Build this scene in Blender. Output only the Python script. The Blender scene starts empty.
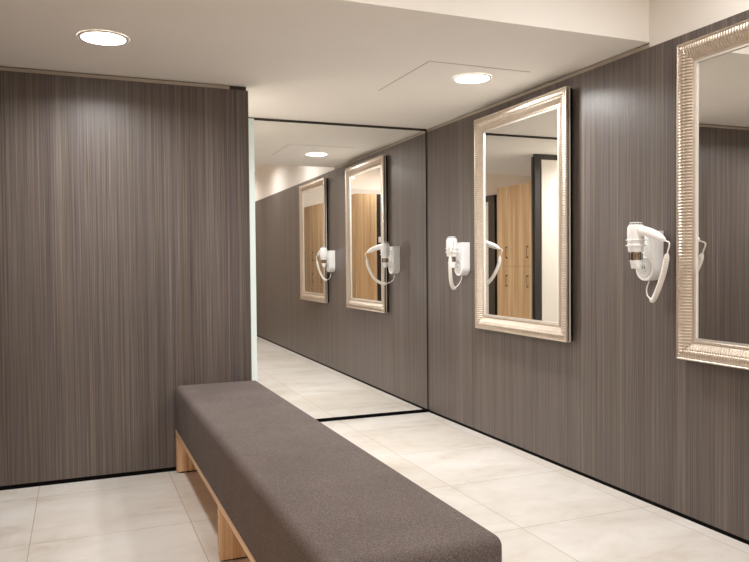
import bpy, bmesh, math, random
from mathutils import Vector, Matrix

random.seed(7)
S = bpy.context.scene
COL = S.collection
PI = math.pi

# ------------------------------------------------------------------ materials
def lin(c):
    return tuple(((v/255)/12.92 if v/255 <= .04045 else ((v/255+.055)/1.055)**2.4) for v in c) + (1.0,)

def mat(name, rgb, rough=.5, metal=0.0, spec=.5):
    m = bpy.data.materials.new(name); m.use_nodes = True
    b = m.node_tree.nodes['Principled BSDF']
    b.inputs['Base Color'].default_value = lin(rgb)
    b.inputs['Roughness'].default_value = rough
    b.inputs['Metallic'].default_value = metal
    b.inputs['Specular IOR Level'].default_value = spec
    return m

class NT:
    """small helper to write node graphs"""
    def __init__(s, m):
        s.t = m.node_tree; s.b = s.t.nodes['Principled BSDF']
        s.co = s.t.nodes.new('ShaderNodeTexCoord').outputs['Object']
    def map(s, scale, loc=(0, 0, 0), rot=(0, 0, 0), src=None):
        n = s.t.nodes.new('ShaderNodeMapping')
        n.inputs['Scale'].default_value = scale; n.inputs['Location'].default_value = loc
        n.inputs['Rotation'].default_value = rot
        s.t.links.new(src or s.co, n.inputs['Vector']); return n.outputs[0]
    def noise(s, vec, scale=1, detail=4, rough=.5, dist=0):
        n = s.t.nodes.new('ShaderNodeTexNoise')
        n.inputs['Scale'].default_value = scale; n.inputs['Detail'].default_value = detail
        n.inputs['Roughness'].default_value = rough; n.inputs['Distortion'].default_value = dist
        s.t.links.new(vec, n.inputs['Vector']); return n.outputs['Fac']
    def ramp(s, fac, stops):
        n = s.t.nodes.new('ShaderNodeValToRGB'); e = n.color_ramp.elements
        while len(e) < len(stops): e.new(.5)
        for k, (p, c) in enumerate(stops):
            e[k].position = p; e[k].color = c if len(c) == 4 else lin(c)
        s.t.links.new(fac, n.inputs['Fac']); return n.outputs['Color']
    def mix(s, a, b, fac, mode='MIX'):
        n = s.t.nodes.new('ShaderNodeMix'); n.data_type = 'RGBA'; n.blend_type = mode
        for i, v in (('A', a), ('B', b)):
            k = [q for q in n.inputs if q.name == i and q.type == 'RGBA'][0]
            if isinstance(v, tuple): k.default_value = v
            else: s.t.links.new(v, k)
        if isinstance(fac, (int, float)): n.inputs[0].default_value = fac
        else: s.t.links.new(fac, n.inputs[0])
        return [q for q in n.outputs if q.type == 'RGBA'][0]
    def math(s, op, a, b=0.0):
        n = s.t.nodes.new('ShaderNodeMath'); n.operation = op
        for i, v in enumerate((a, b)):
            if isinstance(v, (int, float)): n.inputs[i].default_value = v
            else: s.t.links.new(v, n.inputs[i])
        return n.outputs[0]
    def color(s, c): s.t.links.new(c, s.b.inputs['Base Color'])
    def rough(s, c): s.t.links.new(c, s.b.inputs['Roughness'])
    def bump(s, h, strength=.2, dist=.002):
        n = s.t.nodes.new('ShaderNodeBump'); n.inputs['Strength'].default_value = strength
        n.inputs['Distance'].default_value = dist
        s.t.links.new(h, n.inputs['Height']); s.t.links.new(n.outputs[0], s.b.inputs['Normal'])

def laminate(name='dark_laminate'):
    m = mat(name, (90, 78, 70), .42, spec=.45); n = NT(m)
    wide = n.noise(n.map((7, 7, .05)), 1, 3, .55)
    mid = n.noise(n.map((48, 48, .20)), 1, 4, .6)
    fine = n.noise(n.map((190, 190, .7)), 1, 3, .65)
    hair = n.noise(n.map((430, 430, 2.0)), 1, 2, .6)
    f = n.math('ADD', n.math('MULTIPLY', wide, .16), n.math('MULTIPLY', mid, .18))
    f = n.math('ADD', f, n.math('MULTIPLY', fine, .34))
    f = n.math('ADD', f, n.math('MULTIPLY', hair, .32))
    c = n.ramp(f, [(.34, LAM[0]), (.46, LAM[1]), (.55, LAM[2]), (.68, LAM[3])])
    hue = n.noise(n.map((85, 85, .15), (3.1, 1.7, 0)), 1, 3, .6)
    tint = n.ramp(hue, [(.36, (236, 206, 214)), (.47, (226, 222, 226)), (.54, (228, 224, 204)), (.66, (250, 224, 190))])
    c2 = n.mix(c, tint, .5, 'MULTIPLY')
    n.color(c2)
    n.rough(n.math('ADD', .30, n.math('MULTIPLY', fine, .16)))
    n.bump(n.math('ADD', mid, fine), .22, .0012)
    return m
LAM = [(54, 48, 47), (91, 83, 80), (111, 103, 98), (150, 142, 136)]

def wood(name, c0, c1, c2, rough=.45, axis='z', freq=1.0):
    m = mat(name, c1, rough, spec=.35); n = NT(m)
    hi, lo = 16*freq, .55
    sc = {'x': (lo, hi, hi), 'y': (hi, lo, hi), 'z': (hi, hi, lo)}[axis]
    a = n.noise(n.map(sc), 1, 3, .55, .6)
    sc2 = tuple(v*5.5 if v > 1 else v*3 for v in sc)
    b = n.noise(n.map(sc2), 1, 3, .6)
    f = n.math('ADD', n.math('MULTIPLY', a, .68), n.math('MULTIPLY', b, .32))
    n.color(n.ramp(f, [(.36, c0), (.5, c1), (.64, c2)]))
    n.bump(b, .06, .001)
    return m

def fabric():
    m = mat('bench_fabric', (112, 100, 91), .9, spec=.2); n = NT(m)
    a = n.noise(n.map((950, 240, 950)), 1, 2, .7)
    b = n.noise(n.map((240, 950, 240)), 1, 2, .7)
    cl = n.noise(n.co, 5, 3, .5)
    f = n.math('ADD', n.math('MULTIPLY', a, .46), n.math('MULTIPLY', b, .46))
    f = n.math('ADD', f, n.math('MULTIPLY', cl, .08))
    n.color(n.ramp(f, [(.36, FAB[0]), (.5, FAB[1]), (.64, FAB[2])]))
    n.bump(f, .3, .001)
    return m
FAB = [(66, 58, 55), (102, 92, 88), (140, 129, 125)]

TILE = .636
def tiles():
    m = mat('floor_tile', (214, 205, 194), .34, spec=.45); n = NT(m)
    br = n.t.nodes.new('ShaderNodeTexBrick')
    br.offset = 0; br.squash = 1
    for k, v in (('Scale', 1.0), ('Mortar Size', .0017), ('Mortar Smooth', .2), ('Bias', 0), ('Brick Width', TILE), ('Row Height', TILE)):
        br.inputs[k].default_value = v
    br.inputs['Color1'].default_value = (.0, .0, .0, 1); br.inputs['Color2'].default_value = (1, 1, 1, 1)
    br.inputs['Mortar'].default_value = (.5, .5, .5, 1)
    n.t.links.new(n.map((1, 1, 1), (.195 + 10*TILE, -2.575 + 20*TILE, 0)), br.inputs['Vector'])
    cl = n.noise(n.map((1.5, 2.6, 1)), 1, 6, .62, .5)
    cl2 = n.noise(n.map((6, 9, 1), (4, 2, 0)), 1, 5, .6, .8)
    base = n.ramp(n.math('ADD', n.math('MULTIPLY', cl, .65), n.math('MULTIPLY', cl2, .35)),
                  [(.32, TIL[0]), (.45, TIL[1]), (.56, TIL[2]), (.68, TIL[3])])
    tint = n.ramp(br.outputs['Color'], [(0, (246, 243, 238)), (1, (255, 255, 255))])
    c = n.mix(base, tint, 1.0, 'MULTIPLY')
    c = n.mix(c, lin((164, 150, 136)), br.outputs['Fac'])
    n.color(c)
    n.rough(n.math('ADD', .30, n.math('MULTIPLY', cl2, .14)))
    inv = n.math('SUBTRACT', 1.0, br.outputs['Fac'])
    n.bump(inv, .25, .001)
    return m
TIL = [(196, 186, 175), (214, 208, 201), (222, 218, 213), (227, 225, 221)]

def paint(name, rgb):
    m = mat(name, rgb, .75, spec=.25); n = NT(m)
    a = n.noise(n.co, 2.0, 3, .5)
    n.color(n.ramp(a, [(.3, tuple(v-3 for v in rgb)), (.7, rgb)]))
    n.bump(n.noise(n.co, 260, 2, .5), .03, .0006)
    return m

def champagne(name='champagne_metal', rgb=(214, 196, 172), rough=.30):
    m = mat(name, rgb, rough, 1.0); n = NT(m)
    a = n.noise(n.co, 30, 4, .6)
    n.color(n.ramp(a, [(.3, tuple(v-10 for v in rgb)), (.7, rgb)]))
    n.rough(n.math('ADD', rough-.05, n.math('MULTIPLY', a, .12)))
    return m

def glow(name, rgb, strength):
    m = mat(name, (255, 255, 255), .4)
    b = m.node_tree.nodes['Principled BSDF']
    b.inputs['Emission Color'].default_value = lin(rgb); b.inputs['Emission Strength'].default_value = strength
    return m

M = dict(
    laminate=laminate(), ceiling=paint('ceiling_paint', (243, 239, 233)), white=paint('wall_paint', (228, 223, 216)),
    floor=tiles(), black=mat('black_plinth', (5, 5, 5), .7, spec=.1), gap=mat('shadow_gap_board', (52, 46, 40), .7),
    alu=mat('warm_aluminium', (182, 172, 160), .5, .2), silver=champagne(rgb=(218, 206, 192), rough=.36), bead=mat('silver_bead', (226, 220, 210), .4, .35),
    liner=mat('silver_liner', (228, 223, 215), .3, .6),
    mirror=mat('mirror_silvering', (240, 240, 238), 0.0, 1.0), edge=mat('glass_edge', (206, 220, 220), .3, spec=.6),
    fabric=fabric(), oak=wood('oak_frame', (196, 158, 122), (220, 184, 148), (234, 204, 172), .5, 'y', 2.0),
    oak_leg=wood('oak_leg', (180, 138, 98), (216, 178, 138), (234, 202, 166), .5, 'z', 2.2),
    locker=wood('locker_oak', (196, 154, 110), (216, 178, 134), (232, 202, 162), .45, 'z', 1.0),
    dark=mat('dark_brown_board', (44, 37, 34), .5), steel=mat('brushed_steel', (150, 146, 140), .3, 1.0),
    plastic=mat('white_plastic', (244, 244, 243), .32, spec=.5), plastic2=mat('pale_grey_plastic', (208, 208, 206), .35),
    cord=mat('cream_cord', (240, 236, 230), .45), chrome=mat('chrome_band', (200, 190, 180), .16, 1.0),
    slot=mat('dark_slot', (40, 38, 36), .5), doorw=mat('white_door_paint', (226, 224, 220), .45),
    lamp=glow('lamp_diffuser', (255, 249, 242), 7.0), ring=mat('white_lamp_ring', (238, 234, 228), .4),
    seam=mat('hatch_seam', (150, 140, 130), .8),
)

# ------------------------------------------------------------------ mesh tools
class MB:
    def __init__(s): s.bm = bmesh.new()
    def box(s, x0, x1, y0, y1, z0, z1, bev=0, seg=2):
        r = bmesh.ops.create_cube(s.bm, size=1)
        for v in r['verts']:
            v.co = Vector((x0+(v.co.x+.5)*(x1-x0), y0+(v.co.y+.5)*(y1-y0), z0+(v.co.z+.5)*(z1-z0)))
        if bev:
            ed = list({e for v in r['verts'] for e in v.link_edges})
            bmesh.ops.bevel(s.bm, geom=ed, offset=bev, segments=seg, profile=.5, affect='EDGES')
        return s
    def lathe(s, prof, n=32, mtx=None, cap=True):
        """prof: list of (r, z) around local z"""
        rings = []
        for r, z in prof:
            rings.append([s.bm.verts.new((r*math.cos(2*PI*k/n), r*math.sin(2*PI*k/n), z)) for k in range(n)])
        for a, b in zip(rings, rings[1:]):
            for k in range(n):
                s.bm.faces.new((a[k], a[(k+1) % n], b[(k+1) % n], b[k]))
        if cap:
            s.bm.faces.new(rings[0][::-1]); s.bm.faces.new(rings[-1])
        if mtx:
            for R in rings:
                for v in R: v.co = mtx @ v.co
        return s
    def tube(s, pts, rad, n=10, sx=1.0):
        """swept tube through pts, rad a number or a list"""
        pts = [Vector(p) for p in pts]; N = len(pts)
        rad = rad if isinstance(rad, list) else [rad]*N
        up = None; rings = []
        for i, p in enumerate(pts):
            t = (pts[min(i+1, N-1)] - pts[max(i-1, 0)]).normalized()
            if up is None:
                up = Vector((0, 0, 1)) if abs(t.z) < .9 else Vector((1, 0, 0))
            u = (up - t*up.dot(t)).normalized(); w = t.cross(u); up = u
            rings.append([s.bm.verts.new(p + (u*math.cos(2*PI*k/n) + w*sx*math.sin(2*PI*k/n))*rad[i]) for k in range(n)])
        for a, b in zip(rings, rings[1:]):
            for k in range(n): s.bm.faces.new((a[k], a[(k+1) % n], b[(k+1) % n], b[k]))
        s.bm.faces.new(rings[0][::-1]); s.bm.faces.new(rings[-1])
        return s
    def prism(s, poly, axis_vec, bev=0):
        """poly: list of 3-D points in a plane, extruded along axis_vec"""
        a = [s.bm.verts.new(p) for p in poly]; b = [s.bm.verts.new(Vector(p)+Vector(axis_vec)) for p in poly]
        n = len(a); f0 = s.bm.faces.new(a[::-1]); f1 = s.bm.faces.new(b)
        for k in range(n): s.bm.faces.new((a[k], a[(k+1) % n], b[(k+1) % n], b[k]))
        if bev:
            bmesh.ops.bevel(s.bm, geom=list(f1.edges), offset=bev, segments=3, profile=.5, affect='EDGES')
        return s
    def build(s, name, m, parent=None, smooth=False, auto=None):
        bmesh.ops.recalc_face_normals(s.bm, faces=s.bm.faces[:])
        me = bpy.data.meshes.new(name); s.bm.to_mesh(me); s.bm.free()
        me.materials.append(m)
        if smooth:
            for p in me.polygons: p.use_smooth = True
            if auto:
                me.set_sharp_from_angle(angle=math.radians(auto))
        o = bpy.data.objects.new(name, me); COL.objects.link(o)
        if parent: o.parent = parent
        return o

def struct(name, mb, m, **k):
    o = mb.build(name, m, **k); o['kind'] = 'structure'; return o
def tag(o, label, cat, group=None):
    o['label'] = label; o['category'] = cat
    if group: o['group'] = group
    return o
def thing(name, loc, label, cat, group=None):
    o = bpy.data.objects.new(name, None); COL.objects.link(o); o.location = loc; o.empty_display_size = .1
    return tag(o, label, cat, group)
def copy_tree(o, parent=None):
    c = o.copy(); COL.objects.link(c)
    if parent: c.parent = parent
    for ch in list(o.children): copy_tree(ch, c)
    return c
def bez(pts, n=40):
    """Catmull-Rom through pts"""
    P = [Vector(p) for p in pts]; P = [P[0]*2-P[1]] + P + [P[-1]*2-P[-2]]
    out = []
    for i in range(1, len(P)-2):
        m = max(2, n//(len(P)-3))
        for k in range(m):
            t = k/m; a, b, c, d = P[i-1:i+3]
            out.append(.5*((2*b)+(c-a)*t+(2*a-5*b+4*c-d)*t*t+(3*b-a-3*c+d)*t**3))
    out.append(P[-2]); return out

# ------------------------------------------------------------------ the setting
XR, YP, YM = 2.42, 4.045, 4.871          # laminate wall face, partition face, mirror plane
XL, YB = -1.0, -3.4                      # left wall, rear wall
ZS, ZC = 2.112, 2.54                     # soffit and high ceiling
struct('floor', MB().box(XL-.1, XR+.15, YB-.1, 5.0, -.08, 0), M['floor'])
struct('ceiling', MB().box(XL-.1, XR+.15, YB-.1, 2.7, ZC, ZC+.08), M['ceiling'])
struct('ceiling_soffit', MB().box(XL-.1, XR+.15, 2.605, 5.0, ZS, ZC+.08), M['ceiling'])
# right wall: laminate boarding, plinth, white upper wall
w = struct('wall_right', MB().box(XR, XR+.02, YB, YM+.01, .0185, 2.086), M['laminate'])
struct('wall_right_core', MB().box(XR+.03, XR+.15, YB-.1, 5.0, 0, ZC), M['gap'])
struct('wall_right_upper', MB().box(XR+.004, XR+.03, YB, 2.604, 2.0865, ZC), M['white'])
struct('baseboard_right', MB().box(XR+.003, XR+.0299, YB, YM+.005, 0, .018), M['black'])
struct('trim_1', MB().box(XR+.006, XR+.02, 2.606, YM-.002, 2.0865, 2.1055), M['alu'])
# partition of dark laminate on the left
struct('wall_left_partition', MB().box(XL+.002, .902, YP, YP+.02, .0225, 2.0875), M['laminate'])
struct('wall_left_partition_core', MB().box(XL+.002, .895, YP+.021, YP+.047, .0225, 2.112), M['dark'])
struct('wall_left_partition_lining', MB().box(XL+.002, .825, YP+.0475, YP+.055, .05, 2.06), M['white'])
struct('baseboard_left', MB().box(XL+.002, .895, YP+.003, YP+.045, 0, .022), M['black'])
struct('trim_2', MB().box(XL+.002, .80, YP+.006, YP+.018, 2.0885, 2.1065), M['alu'])
# back wall behind the big mirror
struct('wall_back', MB().box(XL-.1, XR+.03, YM+.032, 5.0, 0, ZS), M['white'])
q = MB(); q.box(XL-.1, XL, -.95, 5.0, 0, ZC)
struct('wall_left', q, M['white'])           # left open behind the doorway so added world fill light enters
struct('wall_left_cladding', MB().box(XL+.001, XL+.02, .42, YP-.002, .02, 2.086), M['laminate'])
struct('wall_rear', MB().box(XL-.1, XR+.1, YB-.1, YB, 0, ZC), M['white'])

# full-height mirror at the end of the room
bm_ = thing('wall_mirror', (XR, YM, 0), 'frameless full-height mirror covering the end wall beyond the bench', 'mirror')
def loc(mb, o):
    for v in mb.bm.verts: v.co -= o.location
    return mb
loc(MB().box(1.128, XR-.008, YM, YM+.006, .0245, 2.094), bm_).build('mirror_glass', M['mirror'], bm_)
loc(MB().box(1.089, 1.127, YM-.004, YM+.008, .0245, 2.104), bm_).build('edge_strip', M['edge'], bm_)
loc(MB().box(1.089, XR, YM+.001, YM+.011, 2.0945, ZS-.0005), bm_).build('top_shadow_strip', M['gap'], bm_)  # dark strip drawn in place of the shadow gap above the mirror
loc(MB().box(XR-.0075, XR-.0005, YM+.003, YM+.008, .0245, 2.094), bm_).build('side_seal', M['black'], bm_)
loc(MB().box(1.089, XR, YM-.002, YM+.011, 0.0005, .024), bm_).build('bottom_rail', M['black'], bm_)

bm_.rotation_euler = (0, 0, -.0122)

# ------------------------------------------------------------------ framed mirrors
FW, FH, FB = .965, 1.335, .095
def framed_mirror(y, z, label, cat, group):
    t = thing('framed_mirror', (XR-.0062, y, z), label, cat, group)
    mb = MB(); bm = mb.bm
    prof = [(0.0, .033, 0), (0.0, .0425, 0), (.0015, .0448, 0), (.0045, .0455, 0), (.0072, .044, 0), (.0082, .0415, 0),
            (.0095, .0425, .6), (.017, .0445, 1), (.026, .0452, 1), (.034, .0445, 1), (.0405, .0425, .8), (.0418, .0415, .3),
            (.043, .0415, .8), (.051, .038, 1), (.060, .0332, 1), (.068, .0288, .9), (.0725, .0268, .4),
            (.0735, .0262, 0), (.0745, .0282, 0), (.078, .0302, 0), (.083, .0305, 0), (.0862, .029, 0), (.0872, .0262, 0),
            (.0895, .0262, 0), (.092, .0245, 0), (.095, .0215, 0)]
    pitch, amp, sub = .0132, .0016, 6
    for side in range(4):
        L = FW if side % 2 == 0 else FH
        n = int(round(L/pitch))*sub
        cols = []
        for i in range(n+1):
            s = -L/2 + L*i/n
            rib = abs(math.sin(PI*i/sub))**.6
            col = []
            for wv, d, a in prof:
                lim = L/2 - wv
                sc = max(-lim, min(lim, s))
                dd = d + a*amp*(rib*2-1)
                if side == 0: p = (-dd, sc, wv)                # bottom
                elif side == 2: p = (-dd, -sc, FH-wv)          # top
                elif side == 1: p = (-dd, FW/2-wv, sc+FH/2)
                else: p = (-dd, -FW/2+wv, -sc+FH/2)
                col.append(bm.verts.new(p))
            cols.append(col)
        for a, b in zip(cols, cols[1:]):
            for k in range(len(prof)-1):
                bm.faces.new((a[k], a[k+1], b[k+1], b[k]))
    bmesh.ops.remove_doubles(bm, verts=bm.verts[:], dist=2e-5)
    mb.build('frame', M['silver'], t, smooth=True, auto=50)
    def ring(w0, w1, d0, d1):
        q = MB()
        a, b = FW/2-w0, FW/2-w1
        q.box(-d1, -d0, -a, a, w0, w1); q.box(-d1, -d0, -a, a, FH-w1, FH-w0)
        q.box(-d1, -d0, -a, -b, w1, FH-w1); q.box(-d1, -d0, b, a, w1, FH-w1)
        return q
    ring(.0005, .006, .0165, .0255).build('side_bead', M['bead'], t)
    ring(.0866, .0952, .0215, .0290).build('inner_lip', M['liner'], t)
    MB().box(-.0195, 0, -FW/2+.007, FW/2-.007, .007, FH-.007).build('backing', M['black'], t)
    ring(.0065, .012, .020, .0335).build('frame_groove', M['black'], t)
    t.rotation_euler = (0, 0, -.0115)
    MB().box(-.0225, -.0197, -FW/2+FB-.004, FW/2-FB+.004, FB-.004, FH-FB+.004).build('mirror_glass', M['mirror'], t)
    return t
G = 'silver reeded mirrors on the right wall'
m2 = framed_mirror(3.616, .695, 'silver ribbed framed mirror hanging between the two hair dryers', 'mirror', G)
m3 = copy_tree(m2); m3.location = (XR-.0062, 1.911, .698)
m3['label'] = 'silver ribbed framed mirror cut off by the right edge of the photo'

# ------------------------------------------------------------------ hair dryers
def dryer(yc, zc, hdir, hlen, droop, coil_pts, tail_pts, where):
    """yc, zc: centre of the holder's bottom on the wall"""
    h = thing('dryer_holder', (XR-.0005, yc, zc), 'white rounded wall holder of the dryer ' + where, 'hair dryer holder', 'white dryer holders on the right wall')
    R, D, H = .0545, .058, .222
    poly = [(0, -R, H), (0, -R, R)] + [(0, R*math.sin(a), R-R*math.cos(a)) for a in [(-PI/2 + PI*k/20) for k in range(1, 20)]] + [(0, R, R), (0, R, H)]
    MB().prism(poly, (-D, 0, 0), .006).build('holder_body', M['plastic'], h, smooth=True, auto=40)
    mx = Matrix.Translation((-D, 0, R+.006)) @ Matrix.Rotation(-PI/2, 4, 'Y')
    MB().lathe([(.046, 0), (.046, .002), (.044, .0035), (.040, .0035), (.039, .002), (.018, .002), (.017, .004), (.0, .004)], 40, mx, cap=False).build('face_plate', M['plastic2'], h, smooth=True, auto=30)
    sl = MB()
    for k in (-1, 1): sl.box(-D-.0046, -D-.003, k*.006-.0018, k*.006+.0018, .052, .066)
    sl.build('vent_slot', M['slot'], h)
    # ring that the barrel hangs in
    bx = -.106; rb = .037
    arm = MB()
    for zz in (.158, .182):
        pts = [(bx+(rb+.0045)*math.cos(a), (rb+.0045)*math.sin(a), zz) for a in [(.35 + (2*PI-.7)*k/30) for k in range(31)]]
        arm.tube([(-.05, pts[0][1]*.9, zz)] + pts + [(-.05, pts[-1][1]*.9, zz)], .0026, 8)
    arm.build('cradle', M['plastic'], h, smooth=True)
    # the dryer itself
    t = thing('hair_dryer', (XR-.0005, yc, zc), 'white hair dryer with coiled cord hanging ' + where, 'hair dryer', 'white hair dryers on the right wall')
    T = Matrix.Translation((bx, 0, 0))
    MB().lathe([(.020, .128), (.031, .129), (.0335, .135), (.036, .16), (.037, .19), (.0375, .215), (.0365, .238), (.031, .250), (.022, .2525)], 40, T).build('barrel', M['plastic'], t, smooth=True, auto=40)
    g = MB().lathe([(.0285, .2505), (.0285, .258), (.026, .2605), (.012, .2625)], 36, T)
    g.build('intake_cap', M['plastic2'], t, smooth=True, auto=40)
    g = MB()
    for k in range(14):
        a = 2*PI*k/14
        mm = T @ Matrix.Rotation(a, 4, 'Z')
        q = bmesh.ops.create_cube(g.bm, size=1)['verts']
        for v in q: v.co = mm @ Vector((.0283 + v.co.x*.002, v.co.y*.006, .2545 + v.co.z*.0042))
    g.build('intake_slots', M['slot'], t)
    MB().lathe([(.0268, .092), (.0278, .095), (.0278, .124), (.0288, .128)], 40, T).build('metal_band', M['chrome'], t, smooth=True, auto=40)
    g = MB()
    for k in range(16):
        a = 2*PI*k/16
        mm = T @ Matrix.Rotation(a, 4, 'Z')
        q = bmesh.ops.create_cube(g.bm, size=1)['verts']
        for v in q: v.co = mm @ Vector((.0277 + v.co.x*.0018, v.co.y*.0028, .1095 + v.co.z*.027))
    g.build('band_dark_bars', M['slot'], t)  # dark upright bars set around the metal band
    # flattened nozzle
    q = MB().lathe([(.0268, .092), (.0262, .084), (.0255, .055), (.0245, .0545), (.0235, .075)], 40, Matrix.Identity(4), cap=False)
    for v in q.bm.verts:
        k = max(0, min(1, (.09 - v.co.z)/.035)); v.co.x *= 1-.45*k; v.co.x += bx
    q.build('nozzle', M['plastic'], t, smooth=True, auto=40)
    # handle
    hd = Vector((hdir[0], hdir[1], 0)).normalized()
    a0 = Vector((bx, 0, .222))
    pts, rr = [], []
    for k in range(15):
        f = k/14
        pts.append(a0 + hd*(hlen*f) + Vector((0, 0, .010*math.sin(PI*f*.6) - droop*f**1.6)))
        rr.append(.0275 - .0115*f**.7 if f < .8 else (.0275-.0115*f**.7)*(1-.55*((f-.8)/.2)**2))
    MB().tube(pts, rr, 18, .82).build('handle', M['plastic'], t, smooth=True, auto=60)
    he = pts[-1]
    s0 = [Vector(p) for p in coil_pts]
    lead = bez([he - hd*.012 + Vector((0, 0, .002)), he + hd*.008 - Vector((0, 0, .004)), *tail_pts[0], s0[0]], 30)
    MB().tube(lead, [.0062 - .003*min(1, k/10) for k in range(len(lead))], 10).build('cord', M['cord'], t, smooth=True)
    path = bez(s0, 80)
    # helix along the path
    seg = [0]
    for a, b in zip(path, path[1:]): seg.append(seg[-1]+(b-a).length)
    tot = seg[-1]; turns = tot/.0066; NN = int(turns*12)
    hel = []; j = 0; up = Vector((1, .3, .1)).normalized()
    for i in range(NN+1):
        d = tot*i/NN
        while j < len(seg)-2 and seg[j+1] < d: j += 1
        f = (d-seg[j])/max(1e-9, seg[j+1]-seg[j]); p = path[j].lerp(path[j+1], f)
        tg = (path[j+1]-path[j]).normalized(); u = (up - tg*up.dot(tg)).normalized(); ww = tg.cross(u); up = u
        e = min(1, d/.02, (tot-d)/.016); r = .0092*(.25+.75*math.sqrt(max(0, e)))
        a = 2*PI*turns*i/NN
        hel.append(p + (u*math.cos(a)+ww*math.sin(a))*r)
    MB().tube(hel, .0033, 6).build('coiled_cord', M['cord'], t, smooth=True)
    end = bez([s0[-1], *tail_pts[1]], 24)
    MB().tube(end, .0028, 8).build('cord', M['cord'], t, smooth=True)
    return h, t
dryer(2.567, 1.030, (-.06, -1), .185, .056,
      [(-.120, -.200, .118), (-.112, -.176, .05), (-.095, -.125, -.03), (-.075, -.075, -.080), (-.060, -.045, -.084)],
      [[Vector((-.122, -.215, .160))], [Vector((-.045, -.005, -.066)), Vector((-.035, .010, -.035)), Vector((-.03, .001, -.0035))]],
      'beside the mirror cut off by the photo edge')
dryer(4.292, 1.030, (-.5, -.87), .19, .052,
      [(-.206, -.165, .126), (-.200, -.150, .06), (-.17, -.105, -.03), (-.125, -.05, -.076), (-.09, -.015, -.080)],
      [[Vector((-.212, -.185, .165))], [Vector((-.055, .005, -.062)), Vector((-.035, .008, -.035)), Vector((-.03, .0, -.0035))]],
      'next to the corner with the large mirror')

# ------------------------------------------------------------------ ceiling: lamps and hatch
def beam(t, watts):
    d = bpy.data.lights.new('downlight_beam', 'AREA'); d.shape = 'DISK'; d.size = .18
    d.energy = watts; d.spread = math.radians(SPREAD); d.color = LAMP_RGB
    o = bpy.data.objects.new('downlight_beam', d); COL.objects.link(o); o.parent = t; o.location = (0, 0, -.0056)
def downlight(x, y, z, label, watts, group='round white ceiling downlights', first=[]):
    if first:
        t = first[0].copy(); COL.objects.link(t); t.location = (x, y, z); t['label'] = label
        for ch in first[0].children:
            if ch.type == 'MESH': copy_tree(ch, t)
        beam(t, watts); return t
    t = thing('ceiling_downlight', (x, y, z), label, 'ceiling light', group)
    MB().lathe([(.092, -.0055), (.095, -.0062), (.104, -.0035), (.107, -.0003)], 56, None, cap=False).build('lamp_ring', M['ring'], t, smooth=True, auto=50)
    MB().lathe([(.0, -.0048), (.0925, -.0048)], 56, None, cap=False).build('lamp_diffuser', M['lamp'], t)
    beam(t, watts); first.append(t); return t
SPREAD, LAMP_RGB, LOW, HIGH = 158, (1, .99, .975), 6.6, 3.6
downlight(1.987, 3.445, ZS-.002, 'round white recessed downlight in the low ceiling beside the first framed mirror', LOW)
downlight(.125, 3.40, ZS, 'round white recessed downlight in the low ceiling above the dark partition', LOW*.8)
for y in (1.75, .1, -1.6):
    downlight(1.88, y, ZC, 'round downlight in the high ceiling near the right wall behind the camera', HIGH)
    downlight(.62, y, ZC, 'added unseen round downlight in the high ceiling near the lockers behind the camera', HIGH*.9)  # added unseen row, placed to light the bench top and partition

downlight(.25, 4.47, ZS, 'added unseen round downlight brightening the recess behind the dark partition', LOW*1.15)  # added unseen lamp, brightens the recess and the dryer's far side

hx0, hx1, hy0, hy1 = 1.623, 2.214, 3.231, 3.883
t = thing('ceiling_hatch', (hx0, hy0, ZS), 'square access hatch outlined around the downlight in the low ceiling', 'ceiling hatch')
loc(MB().box(hx0, hx1, hy0, hy1, ZS-.0008, ZS-.0001), t).build('hatch_seam', M['seam'], t)
loc(MB().box(hx0+.003, hx1-.0015, hy0+.003, hy1-.0012, ZS-.0019, ZS-.0009), t).build('hatch_panel', M['ceiling'], t)

# ------------------------------------------------------------------ bench
b = thing('upholstered_bench', (.69, 2.73, 0), 'long brown-grey upholstered bench on pale oak legs against the dark partition', 'bench')
bl, br_, bn, bf = .479, .934, 1.468, 4.042
mb = MB()
r = bmesh.ops.create_cube(mb.bm, size=1)
for v in r['verts']:
    v.co = Vector((bl+(v.co.x+.5)*(br_-bl), bn+(v.co.y+.5)*(bf-bn), .2335+(v.co.z+.5)*(.469-.2335)))
top = [e for e in mb.bm.edges if all(v.co.z > .4 for v in e.verts)]
vert = [e for e in mb.bm.edges if abs(e.verts[0].co.z-e.verts[1].co.z) > .1]
bot = [e for e in mb.bm.edges if all(v.co.z < .3 for v in e.verts)]
bmesh.ops.bevel(mb.bm, geom=top+vert, offset=.030, segments=6, profile=.5, affect='EDGES')
loc(mb, b).build('seat_cushion', M['fabric'], b, smooth=True, auto=60)
loc(MB().box(bl+.012, br_-.012, bn+.03, bf-.004, .2295, .2334), b).build('seat_shade_strip', M['slot'], b)  # dark colour stands in for the shade line under the cushion
loc(MB().box(bl, br_, bn+.012, bf-.003, .2035, .2292, .0015), b).build('seat_board', M['oak'], b)
for y0 in (3.990, 2.725, 1.46):
    lg = loc(MB().box(bl+.0005, br_-.0005, y0, y0+.045, .007, .2033, .0012), b).build('leg', M['oak_leg'], b)
    q = MB()
    for xx in (bl+.03, br_-.03): q.box(xx-.012, xx+.012, y0+.01, y0+.035, 0, .0068)
    q.box(bl+.05, br_-.05, y0+.008, y0+.037, 0, .0068)  # long black strip imitates the shadow gap under the leg
    loc(q, b).build('glides_and_shade_strip', M['black'], lg)
    c = MB().lathe([(.0, -.0002), (.004, -.0002), (.004, .0006)], 14, Matrix.Translation((bl+.023, y0, .055)) @ Matrix.Rotation(PI/2, 4, 'X'), cap=False)
    loc(c, b).build('screw_cap', M['slot'], lg)

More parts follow.
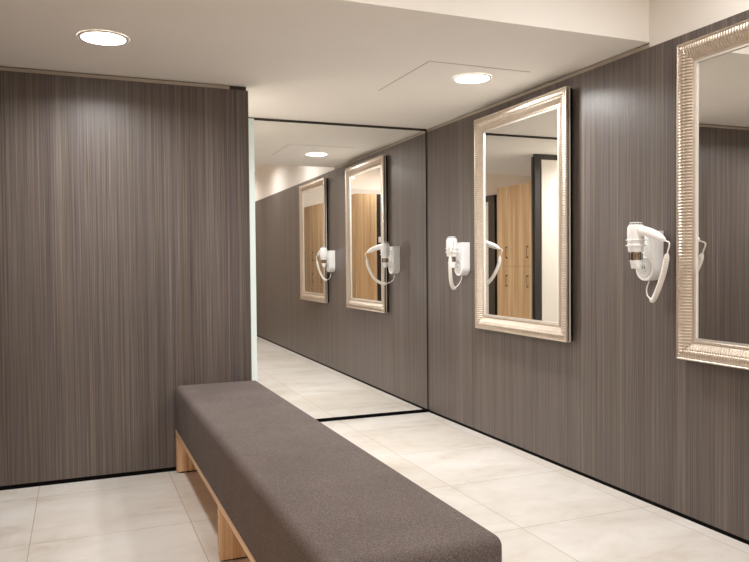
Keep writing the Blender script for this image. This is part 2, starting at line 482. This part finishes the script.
# ------------------------------------------------------------------ lockers seen in the mirrors
HL = 2.125
def locker(x, y, depth, label, first=[]):
    """x: front plane (faces +X); y: start, column is CW wide along +Y"""
    if first and first[0]['d'] == depth:
        t = copy_tree(first[0]); t.location = (x, y, 0); t['label'] = label; return t
    t = thing('locker', (x, y, 0), label, 'locker', 'two-tier oak lockers')
    t['d'] = depth
    CW = .485
    MB().box(-depth, -.019, .0005, CW-.0005, .03, HL).build('carcass', M['locker'], t)
    MB().box(-depth+.02, -.04, .002, CW-.002, 0, .0295).build('plinth', M['black'], t)
    for z0, z1, hz in ((.04, 1.058, .87), (1.062, HL-.002, 1.245)):
        d = MB().box(-.0185, 0, .002, CW-.002, z0, z1, .001).build('door', M['locker'], t)
        q = MB()
        for zz in (hz-.068, hz+.068):
            q.lathe([(.0, 0), (.010, 0), (.009, .02), (.0, .024)], 14, Matrix.Translation((0, CW/2, zz)) @ Matrix.Rotation(PI/2, 4, 'Y'), cap=False)
        q.tube([(.022, CW/2, hz-.078), (.024, CW/2, hz), (.022, CW/2, hz+.078)], .0034, 8)
        q.build('handle', M['steel'], d, smooth=True, auto=50)
    if not first: first.append(t)
    return t
for k, lab in enumerate(('end oak locker nearest the dark door frame', 'second oak locker from the dark door frame', 'third oak locker from the dark door frame')):
    locker(-.5, 1.20+.485*k, .33, lab + ', reflected in the mirrors')
for k in range(6):
    locker(1.08, -.10-.485*(k+1), .33, ('oak locker at the end of the row beside the light switch', 'second oak locker behind the light switch', 'third oak locker behind the light switch', 'fourth oak locker behind the light switch', 'fifth oak locker behind the light switch', 'oak locker at the far end of the row behind the light switch')[k])
# dark wall stub with the white switch
struct('wall_stub', MB().box(.25, .748, -.2, -.1, 0, 2.125), M['dark'])
t = thing('light_switch', (.685, -.0995, 1.42), 'small white light switch on the dark wall stub beside the lockers', 'light switch')
MB().box(-.04, .04, 0, .008, 0, .082, .002).build('switch_plate', M['plastic'], t)
MB().box(-.026, .026, .0082, .012, .014, .068, .0015).build('rocker', M['plastic'], t)
# doorway in the left wall
struct('door_1', MB().box(XL+.001, XL+.03, -.72, .22, .005, 2.03, .002), M['doorw'])
q = MB(); q.box(XL+.0005, XL+.045, .222, .40, 0, 2.12); q.box(XL+.0005, XL+.045, -.90, -.722, 0, 2.12); q.box(XL+.0005, XL+.045, -.722, .222, 2.035, 2.12)
struct('trim_3', q, M['dark'])

# ------------------------------------------------------------------ world, camera, view
WORLD = 1.2  # added even fill, enters through the left wall opening
W = bpy.data.worlds.new('World'); S.world = W; W.use_nodes = True
W.node_tree.nodes['Background'].inputs[0].default_value = (1, .965, .93, 1)
W.node_tree.nodes['Background'].inputs[1].default_value = WORLD
F, YAW, PIT, ROL = 727.25, .388290, -.0247444, -.0087569
Fv = Vector((math.sin(YAW)*math.cos(PIT), math.cos(YAW)*math.cos(PIT), math.sin(PIT)))
r0 = Vector((math.cos(YAW), -math.sin(YAW), 0)); u0 = r0.cross(Fv)
rv = r0*math.cos(ROL)+u0*math.sin(ROL); uv = -r0*math.sin(ROL)+u0*math.cos(ROL)
cam = bpy.data.cameras.new('camera'); co = bpy.data.objects.new('camera', cam); COL.objects.link(co)
co.matrix_world = Matrix((( rv.x, uv.x, -Fv.x, 0), (rv.y, uv.y, -Fv.y, 0), (rv.z, uv.z, -Fv.z, 1.12), (0, 0, 0, 1)))
cam.sensor_fit = 'HORIZONTAL'; cam.sensor_width = 36; cam.lens = F/749*36; cam.clip_start = .02
S.camera = co
S.view_settings.view_transform = 'Standard'; S.view_settings.look = 'None'
S.view_settings.gamma = 1; S.view_settings.exposure = 1.53; S.view_settings.use_curve_mapping = False
S.cycles.max_bounces = 14; S.cycles.diffuse_bounces = 8; S.cycles.glossy_bounces = 8
S.cycles.caustics_reflective = True
